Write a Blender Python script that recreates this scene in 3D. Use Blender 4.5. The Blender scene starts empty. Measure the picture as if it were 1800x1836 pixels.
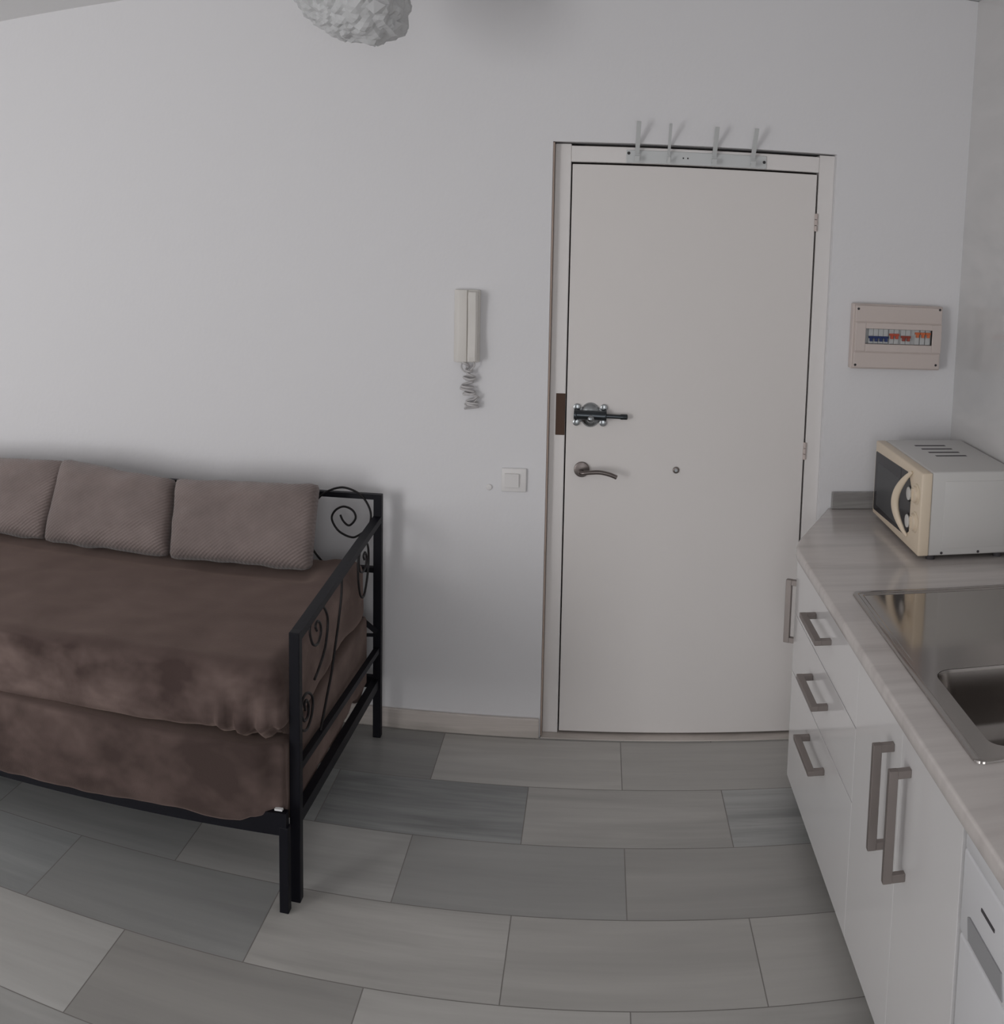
import bpy, bmesh, math, random
from mathutils import Matrix, Vector, noise
from mathutils.geometry import tessellate_polygon

C = bpy.context.scene.collection
random.seed(7)

# ------------------------------------------------------------------ camera
# the photograph is a crop of a hand-held phone panorama: a cylindrical view
F = 1833.75685
Y0 = 632.82146
KV = 0.99575787
PITCH, ROLL, YAW = -0.112335365, -0.0173843815, 0.0950783563
cam = bpy.data.cameras.new('camera')
cam_ob = bpy.data.objects.new('camera', cam)
C.objects.link(cam_ob)
cam.type = 'PANO'
cam.panorama_type = 'CENTRAL_CYLINDRICAL'
cam.central_cylindrical_range_u_min = -900 / F
cam.central_cylindrical_range_u_max = 900 / F
cam.central_cylindrical_range_v_min = -(1836 - Y0) / (F * KV)
cam.central_cylindrical_range_v_max = Y0 / (F * KV)
cam.central_cylindrical_radius = 1.0
cam.clip_start = 0.02
cs, sn = math.cos(ROLL), math.sin(ROLL)
RC = (Matrix.Rotation(YAW, 3, 'Z') @ Matrix.Rotation(PITCH, 3, 'X')
      @ Matrix(((cs, 0, sn), (0, 1, 0), (-sn, 0, cs))) @ Matrix(((1, 0, 0), (0, 0, -1), (0, 1, 0))))
cam_ob.matrix_world = Matrix.Translation((0, 0, 1.74)) @ RC.to_4x4()
bpy.context.scene.camera = cam_ob

# ------------------------------------------------------------------ world and daylight
world = bpy.data.worlds.new('overcast_sky')
bpy.context.scene.world = world
world.use_nodes = True
world.node_tree.nodes['Background'].inputs[0].default_value = (0.80, 0.87, 1.0, 1)
world.node_tree.nodes['Background'].inputs[1].default_value = 1.0


def area(name, loc, rot, sx, sy, power, col):
    L = bpy.data.lights.new(name, 'AREA')
    L.shape = 'RECTANGLE'
    L.size, L.size_y, L.energy, L.color = sx, sy, power, col
    o = bpy.data.objects.new(name, L)
    o.location = loc
    o.rotation_euler = rot
    C.objects.link(o)
    return o


# daylight through the balcony window behind the camera, on the left
area('window_and_fill_light', (-3.75, -1.73, 1.17), (math.radians(90), 0, 0), 1.25, 2.2, 118, (1.0, 0.99, 0.985))
area('window_and_fill_light', (0.15, -1.73, 1.15), (math.radians(90), 0, 0), 1.2, 1.9, 27, (1.0, 0.99, 0.985))  # weak frontal fill light, added to lift the shadows

vs = bpy.context.scene.view_settings
vs.view_transform = 'Standard'
vs.look = 'None'
vs.gamma = 1.0
vs.use_curve_mapping = False
vs.exposure = -0.77

# ------------------------------------------------------------------ materials


def nt_new(name):
    m = bpy.data.materials.new(name)
    m.use_nodes = True
    nt = m.node_tree
    return m, nt, nt.nodes['Principled BSDF']


def mat(name, col, rough=0.5, metal=0.0, spec=0.5, coat=0.0, sheen=0.0, bump=None, var=0.0):
    m, nt, b = nt_new(name)
    b.inputs['Base Color'].default_value = (*col, 1)
    b.inputs['Roughness'].default_value = rough
    b.inputs['Metallic'].default_value = metal
    b.inputs['Specular IOR Level'].default_value = spec
    b.inputs['Coat Weight'].default_value = coat
    b.inputs['Coat Roughness'].default_value = 0.08
    b.inputs['Sheen Weight'].default_value = sheen
    tc = nt.nodes.new('ShaderNodeTexCoord')
    if bump:
        n = nt.nodes.new('ShaderNodeTexNoise')
        n.inputs['Scale'].default_value = bump[0]
        n.inputs['Detail'].default_value = 4
        nt.links.new(tc.outputs['Object'], n.inputs['Vector'])
        bp = nt.nodes.new('ShaderNodeBump')
        bp.inputs['Strength'].default_value = bump[1]
        bp.inputs['Distance'].default_value = 0.01
        nt.links.new(n.outputs['Fac'], bp.inputs['Height'])
        nt.links.new(bp.outputs[0], b.inputs['Normal'])
    if var:
        n = nt.nodes.new('ShaderNodeTexNoise')
        n.inputs['Scale'].default_value = 3
        nt.links.new(tc.outputs['Object'], n.inputs['Vector'])
        mx = nt.nodes.new('ShaderNodeMix')
        mx.data_type = 'RGBA'
        mx.inputs[6].default_value = (*[c * (1 - var) for c in col], 1)
        mx.inputs[7].default_value = (*[min(1, c * (1 + var)) for c in col], 1)
        nt.links.new(n.outputs['Fac'], mx.inputs[0])
        nt.links.new(mx.outputs[2], b.inputs['Base Color'])
    return m


def ramp(nt, src, stops):
    r = nt.nodes.new('ShaderNodeValToRGB')
    el = r.color_ramp.elements
    while len(el) < len(stops):
        el.new(0.5)
    for e, (p, c) in zip(el, stops):
        e.position = p
        e.color = (*c, 1)
    nt.links.new(src, r.inputs[0])
    return r


def marble(name, light, mid, dark, rough=0.2, sc=(1.2, 9, 9), coat=0.0, detail=6, dist=0.6, seed=0.0, spec=0.5):
    m, nt, b = nt_new(name)
    tc = nt.nodes.new('ShaderNodeTexCoord')
    mp = nt.nodes.new('ShaderNodeMapping')
    mp.inputs['Scale'].default_value = sc
    mp.inputs['Location'].default_value = (seed, seed * 1.7, seed * 0.3)
    nt.links.new(tc.outputs['Object'], mp.inputs['Vector'])
    n = nt.nodes.new('ShaderNodeTexNoise')
    n.inputs['Scale'].default_value = 1.0
    n.inputs['Detail'].default_value = detail
    n.inputs['Roughness'].default_value = 0.6
    n.inputs['Distortion'].default_value = dist
    nt.links.new(mp.outputs[0], n.inputs['Vector'])
    r = ramp(nt, n.outputs['Fac'], [(0.30, dark), (0.46, mid), (0.56, light), (0.74, mid)])
    nt.links.new(r.outputs[0], b.inputs['Base Color'])
    b.inputs['Roughness'].default_value = rough
    b.inputs['Coat Weight'].default_value = coat
    b.inputs['Specular IOR Level'].default_value = spec
    return m


M_wall = mat('white_wall_paint', (0.80, 0.792, 0.805), 0.75, bump=(60, 0.05), spec=0.3)
M_ceil = mat('white_ceiling_paint', (0.88, 0.875, 0.875), 0.85, bump=(50, 0.04), spec=0.2)
M_leaf = mat('door_white_lacquer', (0.80, 0.765, 0.745), 0.45, spec=0.35)
M_jamb = mat('frame_white_gloss', (0.82, 0.79, 0.775), 0.35)
M_brown_edge = mat('worn_brown_wood_edge', (0.42, 0.33, 0.28), 0.7, var=0.35)
M_brown_dark = mat('bare_brown_wood', (0.085, 0.048, 0.032), 0.8, var=0.35)
M_hinge = mat('pinkish_painted_hinge', (0.58, 0.50, 0.47), 0.5)
M_gap = mat('dark_gap', (0.03, 0.02, 0.018), 0.9)
M_steel_brushed = mat('brushed_nickel', (0.20, 0.175, 0.165), 0.36, 1.0)
M_handle = mat('cabinet_handle_bronze_steel', (0.30, 0.265, 0.25), 0.42, 0.75)
M_chrome = mat('chrome', (0.36, 0.38, 0.39), 0.22, 1.0)
M_chrome_dark = mat('dark_chrome', (0.07, 0.078, 0.085), 0.25, 1.0)
M_hook = mat('grey_white_hook_lacquer', (0.64, 0.655, 0.655), 0.4)
M_black = mat('black_screw', (0.02, 0.018, 0.02), 0.5)
M_metal_black = mat('black_bed_metal', (0.004, 0.004, 0.0075), 0.5, 0.0, spec=0.22, bump=(120, 0.03))
M_scroll = mat('black_scroll_wire', (0.014, 0.012, 0.013), 0.5, spec=0.3)
M_cream_plastic = mat('ivory_intercom_plastic', (0.74, 0.71, 0.67), 0.45)
M_white_plastic = mat('white_switch_plastic', (0.80, 0.78, 0.77), 0.4)
M_cord = mat('grey_white_cord', (0.56, 0.54, 0.54), 0.5)
M_beige = mat('beige_box_plastic', (0.63, 0.55, 0.515), 0.5)
M_breaker = mat('grey_breaker_plastic', (0.52, 0.53, 0.53), 0.45)
M_blue = mat('blue_toggle', (0.012, 0.03, 0.13), 0.45)
M_red = mat('red_toggle', (0.50, 0.085, 0.045), 0.45)
M_redbrown = mat('dark_red_toggle', (0.30, 0.055, 0.035), 0.45)
M_orange = mat('orange_toggle', (0.62, 0.16, 0.06), 0.45)
M_gloss_white = mat('gloss_white_cabinet', (0.80, 0.785, 0.785), 0.12, coat=0.4)
M_carcass = mat('white_melamine', (0.70, 0.69, 0.69), 0.45)
M_plinth = mat('grey_plinth', (0.10, 0.095, 0.09), 0.6)
M_appliance = mat('white_enamel', (0.78, 0.78, 0.80), 0.3)
M_recess = mat('grey_recess_plastic', (0.33, 0.33, 0.34), 0.5)
M_mw_body = mat('microwave_grey_white_enamel', (0.64, 0.63, 0.615), 0.35)
M_mw_cream = mat('microwave_cream_plastic', (0.80, 0.68, 0.53), 0.4)
M_mw_glass = mat('microwave_dark_glass', (0.016, 0.015, 0.019), 0.14, spec=0.2)
M_mw_window = mat('microwave_mesh_window', (0.062, 0.064, 0.068), 0.35, spec=0.25)
M_mw_white = mat('microwave_white_dial', (0.75, 0.74, 0.72), 0.4)
M_mw_dark = mat('microwave_dark_slot', (0.06, 0.055, 0.06), 0.6)
M_sink = mat('polished_sink_steel', (0.40, 0.375, 0.355), 0.10, 1.0)
M_sink_bowl = mat('satin_bowl_steel', (0.30, 0.28, 0.265), 0.22, 1.0)
M_lamp = mat('crumpled_white_paper', (0.60, 0.605, 0.61), 0.55, bump=(25, 0.2))
M_label = mat('white_cloth_tag', (0.75, 0.75, 0.75), 0.7)
M_worktop = marble('streaked_grey_marble_worktop', (0.67, 0.625, 0.60), (0.615, 0.57, 0.548), (0.52, 0.48, 0.46), 0.16,
                   sc=(0.9, 10, 4), detail=4, dist=0.3, seed=2.2)
M_upstand = marble('grey_marble_upstand', (0.40, 0.385, 0.375), (0.33, 0.32, 0.31), (0.25, 0.24, 0.235), 0.25, sc=(2, 2, 14), seed=5)
M_skirting = marble('beige_marble_skirting', (0.66, 0.60, 0.56), (0.58, 0.53, 0.49), (0.46, 0.42, 0.385), 0.3, sc=(1.6, 5, 22), seed=8)
M_clad = marble('veined_pale_marble_cladding', (0.72, 0.705, 0.70), (0.68, 0.67, 0.665), (0.57, 0.57, 0.575), 0.10, sc=(1, 0.7, 2.4), detail=4, dist=0.5, seed=1.3)

# plush covers: nap brushed in patches
def plush(name, a, b_, scale=(5, 5, 7), lo=0.40, hi=0.66, seed=0.0):
    m, nt, b = nt_new(name)
    tc = nt.nodes.new('ShaderNodeTexCoord')
    mp = nt.nodes.new('ShaderNodeMapping')
    mp.inputs['Scale'].default_value = scale
    mp.inputs['Location'].default_value = (seed, seed * 0.7, seed * 1.3)
    nt.links.new(tc.outputs['Object'], mp.inputs['Vector'])
    n = nt.nodes.new('ShaderNodeTexNoise')
    n.inputs['Scale'].default_value = 1.0
    n.inputs['Detail'].default_value = 3.5
    n.inputs['Roughness'].default_value = 0.58
    n.inputs['Distortion'].default_value = 0.15
    nt.links.new(mp.outputs[0], n.inputs['Vector'])
    geo = nt.nodes.new('ShaderNodeNewGeometry')
    sx = nt.nodes.new('ShaderNodeSeparateXYZ')
    nt.links.new(geo.outputs['Normal'], sx.inputs[0])
    mr = nt.nodes.new('ShaderNodeMapRange')
    mr.inputs['From Min'].default_value = 0.3
    mr.inputs['From Max'].default_value = 0.9
    mr.inputs['To Max'].default_value = 0.75
    nt.links.new(sx.outputs[2], mr.inputs['Value'])
    mf = nt.nodes.new('ShaderNodeMix')
    mf.inputs[3].default_value = 0.46
    nt.links.new(mr.outputs[0], mf.inputs[0])
    nt.links.new(n.outputs['Fac'], mf.inputs[2])
    r = ramp(nt, mf.outputs[0], [(lo, a), ((lo + hi) / 2, [(x + y) / 2 * 0.95 for x, y in zip(a, b_)]), (hi, b_)])
    nt.links.new(r.outputs[0], b.inputs['Base Color'])
    b.inputs['Roughness'].default_value = 0.9
    b.inputs['Specular IOR Level'].default_value = 0.15
    b.inputs['Sheen Weight'].default_value = 0.35
    b.inputs['Sheen Roughness'].default_value = 0.5
    b.inputs['Sheen Tint'].default_value = (0.8, 0.6, 0.52, 1)
    n2 = nt.nodes.new('ShaderNodeTexNoise')
    n2.inputs['Scale'].default_value = 220
    nt.links.new(tc.outputs['Object'], n2.inputs['Vector'])
    bp = nt.nodes.new('ShaderNodeBump')
    bp.inputs['Strength'].default_value = 0.12
    bp.inputs['Distance'].default_value = 0.004
    nt.links.new(n2.outputs['Fac'], bp.inputs['Height'])
    nt.links.new(bp.outputs[0], b.inputs['Normal'])
    return m


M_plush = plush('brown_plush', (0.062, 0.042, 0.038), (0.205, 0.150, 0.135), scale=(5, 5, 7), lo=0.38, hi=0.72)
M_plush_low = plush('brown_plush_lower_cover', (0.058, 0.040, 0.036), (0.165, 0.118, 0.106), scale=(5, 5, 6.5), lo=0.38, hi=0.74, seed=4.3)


def corduroy(name, col):
    m, nt, b = nt_new(name)
    tc = nt.nodes.new('ShaderNodeTexCoord')
    mp = nt.nodes.new('ShaderNodeMapping')
    mp.inputs['Rotation'].default_value = (0, 0, math.radians(-38))
    nt.links.new(tc.outputs['Object'], mp.inputs['Vector'])
    w = nt.nodes.new('ShaderNodeTexWave')
    w.bands_direction = 'Y'
    w.inputs['Scale'].default_value = 34
    w.inputs['Distortion'].default_value = 0.6
    w.inputs['Detail'].default_value = 1
    nt.links.new(mp.outputs[0], w.inputs['Vector'])
    w2 = nt.nodes.new('ShaderNodeTexWave')
    w2.bands_direction = 'X'
    w2.inputs['Scale'].default_value = 34
    w2.inputs['Distortion'].default_value = 0.6
    nt.links.new(mp.outputs[0], w2.inputs['Vector'])
    add = nt.nodes.new('ShaderNodeMath')
    add.operation = 'MULTIPLY_ADD'
    nt.links.new(w2.outputs['Fac'], add.inputs[0])
    add.inputs[1].default_value = 0.35
    nt.links.new(w.outputs['Fac'], add.inputs[2])
    bp = nt.nodes.new('ShaderNodeBump')
    bp.inputs['Strength'].default_value = 0.35
    bp.inputs['Distance'].default_value = 0.004
    nt.links.new(add.outputs[0], bp.inputs['Height'])
    nt.links.new(bp.outputs[0], b.inputs['Normal'])
    n = nt.nodes.new('ShaderNodeTexNoise')
    n.inputs['Scale'].default_value = 7
    n.inputs['Detail'].default_value = 3
    nt.links.new(tc.outputs['Object'], n.inputs['Vector'])
    r = ramp(nt, n.outputs['Fac'], [(0.3, [c * 0.86 for c in col]), (0.7, [c * 1.14 for c in col])])
    nt.links.new(r.outputs[0], b.inputs['Base Color'])
    b.inputs['Roughness'].default_value = 0.9
    b.inputs['Specular IOR Level'].default_value = 0.15
    b.inputs['Sheen Weight'].default_value = 0.3
    b.inputs['Sheen Roughness'].default_value = 0.5
    return m


M_cushion = corduroy('taupe_ribbed_plush', (0.235, 0.190, 0.178))


# floor: each tile has its own tone, its veins follow the long side
def floor_material():
    m, nt, b = nt_new('grey_marble_tiles')
    at = nt.nodes.new('ShaderNodeAttribute')
    at.attribute_name = 'tile'          # r tone, g warmth, b vein strength
    sep = nt.nodes.new('ShaderNodeSeparateColor')
    nt.links.new(at.outputs['Color'], sep.inputs[0])
    uv = nt.nodes.new('ShaderNodeUVMap')
    uv.uv_map = 'veins'

    def nz(scale, detail, rough, dist):
        mp = nt.nodes.new('ShaderNodeMapping')
        mp.inputs['Scale'].default_value = scale
        nt.links.new(uv.outputs[0], mp.inputs['Vector'])
        n = nt.nodes.new('ShaderNodeTexNoise')
        n.inputs['Scale'].default_value = 1
        n.inputs['Detail'].default_value = detail
        n.inputs['Roughness'].default_value = rough
        n.inputs['Distortion'].default_value = dist
        nt.links.new(mp.outputs[0], n.inputs['Vector'])
        return n.outputs['Fac']

    def math_(op, a, b_=None, c=None):
        k = nt.nodes.new('ShaderNodeMath')
        k.operation = op
        for i, v in enumerate((a, b_, c)):
            if v is None:
                continue
            if isinstance(v, (int, float)):
                k.inputs[i].default_value = v
            else:
                nt.links.new(v, k.inputs[i])
        return k.outputs[0]
    broad = nz((1.1, 9, 1), 4, 0.55, 0.5)
    fine = nz((2.2, 40, 1), 5, 0.6, 0.35)
    v = math_('ADD', math_('MULTIPLY', math_('SUBTRACT', broad, 0.5), 1.5), math_('MULTIPLY', math_('SUBTRACT', fine, 0.5), 0.55))
    v = math_('MULTIPLY', v, sep.outputs[2])
    t = math_('MULTIPLY', sep.outputs[0], math_('ADD', v, 1.0))
    warm = nt.nodes.new('ShaderNodeMix')
    warm.data_type = 'RGBA'
    warm.inputs[6].default_value = (0.965, 1.0, 0.995, 1)
    warm.inputs[7].default_value = (1.04, 0.99, 0.925, 1)
    nt.links.new(sep.outputs[1], warm.inputs[0])
    mul = nt.nodes.new('ShaderNodeMix')
    mul.data_type = 'RGBA'
    mul.blend_type = 'MULTIPLY'
    mul.inputs[0].default_value = 1
    cmb = nt.nodes.new('ShaderNodeCombineColor')
    for i in range(3):
        nt.links.new(t, cmb.inputs[i])
    nt.links.new(cmb.outputs[0], mul.inputs[6])
    nt.links.new(warm.outputs[2], mul.inputs[7])
    nt.links.new(mul.outputs[2], b.inputs['Base Color'])
    b.inputs['Roughness'].default_value = 0.34
    b.inputs['Specular IOR Level'].default_value = 0.4
    return m


M_floor = floor_material()
M_grout = mat('grey_grout', (0.26, 0.245, 0.23), 0.8)

# ------------------------------------------------------------------ mesh helpers


def box(bm, a, b, bev=0.0, seg=2):
    """axis-aligned box between corners a and b, optionally with rounded edges"""
    x0, y0, z0 = [min(p, q) for p, q in zip(a, b)]
    x1, y1, z1 = [max(p, q) for p, q in zip(a, b)]
    v = [bm.verts.new(p) for p in ((x0, y0, z0), (x1, y0, z0), (x1, y1, z0), (x0, y1, z0),
                                   (x0, y0, z1), (x1, y0, z1), (x1, y1, z1), (x0, y1, z1))]
    fs = [bm.faces.new([v[i] for i in q]) for q in ((3, 2, 1, 0), (4, 5, 6, 7), (0, 1, 5, 4), (1, 2, 6, 5), (2, 3, 7, 6), (3, 0, 4, 7))]
    if bev:
        es = list({e for f in fs for e in f.edges})
        bmesh.ops.bevel(bm, geom=es, offset=bev, segments=seg, profile=0.5, affect='EDGES')


def prism(bm, poly, z0, z1, bev=0.0, seg=2):
    """polygon (list of x,y, counter-clockwise) extruded from z0 to z1"""
    lo = [bm.verts.new((x, y, z0)) for x, y in poly]
    hi = [bm.verts.new((x, y, z1)) for x, y in poly]
    n = len(poly)
    fs = [bm.faces.new(list(reversed(lo))), bm.faces.new(hi)]
    for i in range(n):
        j = (i + 1) % n
        fs.append(bm.faces.new((lo[i], lo[j], hi[j], hi[i])))
    if bev:
        es = list({e for f in fs for e in f.edges})
        bmesh.ops.bevel(bm, geom=es, offset=bev, segments=seg, profile=0.5, affect='EDGES')


def catmull(pts, k=6):
    pts = [Vector(p) for p in pts]
    out = []
    for i in range(len(pts) - 1):
        p0 = pts[max(i - 1, 0)]
        p1, p2 = pts[i], pts[i + 1]
        p3 = pts[min(i + 2, len(pts) - 1)]
        for j in range(k):
            t = j / k
            out.append(0.5 * ((2 * p1) + (p2 - p0) * t + (2 * p0 - 5 * p1 + 4 * p2 - p3) * t * t + (3 * p1 - p0 - 3 * p2 + p3) * t ** 3))
    out.append(pts[-1])
    return out


def tube(bm, pts, r, n=8, smooth=True, k=6, ry=None):
    """round (or oval) tube along pts; r may be a list"""
    path = catmull(pts, k) if smooth else [Vector(p) for p in pts]
    m = len(path)
    rings = []
    t0 = (path[1] - path[0]).normalized()
    up = Vector((0, 0, 1)) if abs(t0.z) < 0.9 else Vector((0, 1, 0))
    nrm = t0.cross(up).normalized()
    for i, p in enumerate(path):
        t = (path[min(i + 1, m - 1)] - path[max(i - 1, 0)]).normalized()
        nrm = (nrm - t * nrm.dot(t)).normalized()
        bi = t.cross(nrm)
        rr = r(i / (m - 1)) if callable(r) else r
        r2 = rr if ry is None else (ry(i / (m - 1)) if callable(ry) else ry)
        rings.append([bm.verts.new(p + nrm * rr * math.cos(2 * math.pi * q / n) + bi * r2 * math.sin(2 * math.pi * q / n)) for q in range(n)])
    for a, b in zip(rings, rings[1:]):
        for q in range(n):
            bm.faces.new((a[q], a[(q + 1) % n], b[(q + 1) % n], b[q]))
    bm.faces.new(list(reversed(rings[0])))
    bm.faces.new(rings[-1])


def bar(bm, p, q, w, h, up=(0, 0, 1)):
    """rectangular bar from p to q, w wide (sideways) and h tall (along up)"""
    p, q = Vector(p), Vector(q)
    d = (q - p).normalized()
    s = d.cross(Vector(up)).normalized()
    u = s.cross(d)
    vs_ = []
    for e in (p, q):
        vs_.append([bm.verts.new(e + s * w / 2 * a + u * h / 2 * b) for a, b in ((-1, -1), (1, -1), (1, 1), (-1, 1))])
    a, b = vs_
    bm.faces.new((a[3], a[2], a[1], a[0]))
    bm.faces.new(b)
    for i in range(4):
        j = (i + 1) % 4
        bm.faces.new((a[i], a[j], b[j], b[i]))


def disc(bm, c, axis, r, h, n=28, bev=0.0, sy=1.0):
    """short cylinder with its base centre at c, along axis"""
    z = Vector(axis).normalized()
    rot = z.to_track_quat('Z', 'Y').to_matrix()
    prof = [(r, 0), (r, h - bev), (r - bev * 0.3, h - bev * 0.3), (r - bev, h)] if bev else [(r, 0), (r, h)]
    rings = []
    for rr, hh in prof:
        rings.append([bm.verts.new(Vector(c) + rot @ Vector((rr * math.cos(2 * math.pi * i / n), rr * sy * math.sin(2 * math.pi * i / n), hh))) for i in range(n)])
    for a, b in zip(rings, rings[1:]):
        for i in range(n):
            bm.faces.new((a[i], a[(i + 1) % n], b[(i + 1) % n], b[i]))
    bm.faces.new(list(reversed(rings[0])))
    bm.faces.new(rings[-1])


def dome(bm, c, axis, rx, ry, h, n=28, m=6):
    z = Vector(axis).normalized()
    rot = z.to_track_quat('Z', 'Y').to_matrix()
    rings = []
    for k in range(m):
        a = math.pi / 2 * k / m
        rings.append([bm.verts.new(Vector(c) + rot @ Vector((rx * math.cos(a) * math.cos(2 * math.pi * i / n), ry * math.cos(a) * math.sin(2 * math.pi * i / n), h * math.sin(a)))) for i in range(n)])
    tip = bm.verts.new(Vector(c) + rot @ Vector((0, 0, h)))
    for a, b in zip(rings, rings[1:]):
        for i in range(n):
            bm.faces.new((a[i], a[(i + 1) % n], b[(i + 1) % n], b[i]))
    for i in range(n):
        bm.faces.new((rings[-1][i], rings[-1][(i + 1) % n], tip))
    bm.faces.new(list(reversed(rings[0])))


def obj(name, bm, material, parent=None, smooth=None):
    """link a bmesh as ONE mesh object; vertices are world coordinates"""
    bmesh.ops.recalc_face_normals(bm, faces=bm.faces[:])
    me = bpy.data.meshes.new(name)
    bm.to_mesh(me)
    bm.free()
    mats = material if isinstance(material, (list, tuple)) else [material]
    for m in mats:
        me.materials.append(m)
    o = bpy.data.objects.new(name, me)
    C.objects.link(o)
    if smooth:
        for p in me.polygons:
            p.use_smooth = True
        if smooth != 'all':
            me.set_sharp_from_angle(angle=math.radians(smooth))
    if parent is not None:
        o.parent = parent
        o.matrix_parent_inverse = Matrix.Translation(parent.location).inverted()
    return o


def recentre(o, loc):
    """move the origin of a top-level mesh to loc without moving its shape"""
    loc = Vector(loc)
    o.data.transform(Matrix.Translation(-loc))
    o.location = loc
    return o


def tag(o, label=None, cat=None, group=None, kind=None):
    if label:
        o['label'] = label
    if cat:
        o['category'] = cat
    if group:
        o['group'] = group
    if kind:
        o['kind'] = kind
    return o


def thing(name, label, cat, loc, group=None):
    o = bpy.data.objects.new(name, None)
    o.location = loc
    o.empty_display_size = 0.05
    C.objects.link(o)
    return tag(o, label, cat, group)


def struct(name, bm, m, smooth=None):
    return tag(obj(name, bm, m, smooth=smooth), kind='structure')


def NB():
    return bmesh.new()


# ------------------------------------------------------------------ the room
D = 3.404          # plane of the far wall
XR = 1.245         # plane of the right wall
XL = -4.80         # left wall
YB = -1.80         # wall behind the camera
ZC = 2.622         # ceiling

# floor: 61 x 31 cm marble slabs in half bond
TW, TH, GR = 0.6135, 0.3127, 0.003
floor_bm = NB()
uvl = floor_bm.loops.layers.uv.new('veins')
col = floor_bm.loops.layers.float_color.new('tile')
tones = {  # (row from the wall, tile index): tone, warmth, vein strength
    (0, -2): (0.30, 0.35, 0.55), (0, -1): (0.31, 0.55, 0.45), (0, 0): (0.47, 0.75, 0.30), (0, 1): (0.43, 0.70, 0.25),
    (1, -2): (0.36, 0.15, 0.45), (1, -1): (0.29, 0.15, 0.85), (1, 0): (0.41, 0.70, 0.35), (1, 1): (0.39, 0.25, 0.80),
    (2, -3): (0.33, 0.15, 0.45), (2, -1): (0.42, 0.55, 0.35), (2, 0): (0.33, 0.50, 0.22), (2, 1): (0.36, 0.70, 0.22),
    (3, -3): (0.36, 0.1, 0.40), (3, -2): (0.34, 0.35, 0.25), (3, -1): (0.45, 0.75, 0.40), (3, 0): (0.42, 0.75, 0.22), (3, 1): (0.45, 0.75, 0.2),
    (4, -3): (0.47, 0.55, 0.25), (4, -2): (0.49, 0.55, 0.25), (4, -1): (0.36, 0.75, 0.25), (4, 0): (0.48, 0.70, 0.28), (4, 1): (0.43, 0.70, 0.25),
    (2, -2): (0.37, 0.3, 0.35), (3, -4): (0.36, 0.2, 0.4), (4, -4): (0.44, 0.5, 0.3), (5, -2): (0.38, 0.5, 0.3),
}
for r in range(-1, 18):
    y1 = 3.3852 - TH * r
    y0 = y1 - TH
    off = 0.1135 if r % 2 == 0 else 0.4295 - TW
    for c in range(-8, 5):
        x0 = off + TW * c - TW
        if r % 2 == 0:
            idx = c
        else:
            idx = c - 1
        x1 = x0 + TW
        a0, a1 = max(x0 + GR / 2, XL - 0.1), min(x1 - GR / 2, XR + 0.1)
        b0, b1 = max(y0 + GR / 2, YB - 0.1), min(y1 - GR / 2, D + 0.2)
        if a1 <= a0 or b1 <= b0:
            continue
        tn = tones.get((r, idx), (0.36 + random.random() * 0.10, random.uniform(0.3, 0.8), random.uniform(0.2, 0.4)))
        ox, oy = random.uniform(0, 50), random.uniform(0, 50)
        q = [floor_bm.verts.new(p) for p in ((a0, b0, 0), (a1, b0, 0), (a1, b1, 0), (a0, b1, 0))]
        f = floor_bm.faces.new(q)
        for lp in f.loops:
            lp[uvl].uv = (lp.vert.co.x + ox, lp.vert.co.y + oy)
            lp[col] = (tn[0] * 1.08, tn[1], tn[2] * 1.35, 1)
# grout bed under the slabs
q = [floor_bm.verts.new(p) for p in ((XL - 0.1, YB - 0.1, -0.0004), (XR + 0.1, YB - 0.1, -0.0004), (XR + 0.1, D + 0.2, -0.0004), (XL - 0.1, D + 0.2, -0.0004))]
f = floor_bm.faces.new(q)
f.material_index = 1
struct('floor', floor_bm, [M_floor, M_grout])

bm = NB()
box(bm, (XL - 0.1, YB - 0.1, ZC), (XR + 0.1, D + 0.2, ZC + 0.1))
for v in bm.verts:      # the old ceiling is not quite level
    v.co.z += 0.009 * (v.co.x - 0.9)
struct('ceiling', bm, M_ceil)

# far wall with the door opening (x -0.166..0.778, up to 2.058)
OX0, OX1, OZ = -0.168, 0.776, 2.060
bm = NB()
box(bm, (XL - 0.1, D, 0), (OX0, D + 0.12, ZC))
box(bm, (OX1, D, 0), (XR + 0.1, D + 0.12, ZC))
box(bm, (OX0, D, OZ), (OX1, D + 0.12, ZC))
struct('wall_back', bm, M_wall)

bm = NB()
box(bm, (XR, YB - 0.1, 0), (XR + 0.1, D, ZC))
struct('wall_right', bm, M_clad)

WZ0, WZ1 = 0.04, 2.30
WIN_AND_FILL = ((-4.45, -3.05), (-0.50, 0.80))  # the balcony window, then an invented opening for the fill light
bm = NB()
box(bm, (XL - 0.1, YB - 0.1, 0), (XL, D, ZC))
struct('wall_left', bm, M_wall)
bm = NB()
xs = [XL] + [x for w_ in WIN_AND_FILL for x in w_] + [XR]
for i in range(0, len(xs), 2):
    box(bm, (xs[i], YB - 0.1, 0), (xs[i + 1], YB, ZC))
for x0_, x1_ in WIN_AND_FILL:
    box(bm, (x0_, YB - 0.1, 0), (x1_, YB, WZ0))
    box(bm, (x0_, YB - 0.1, WZ1), (x1_, YB, ZC))
struct('wall_front', bm, M_wall)

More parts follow.
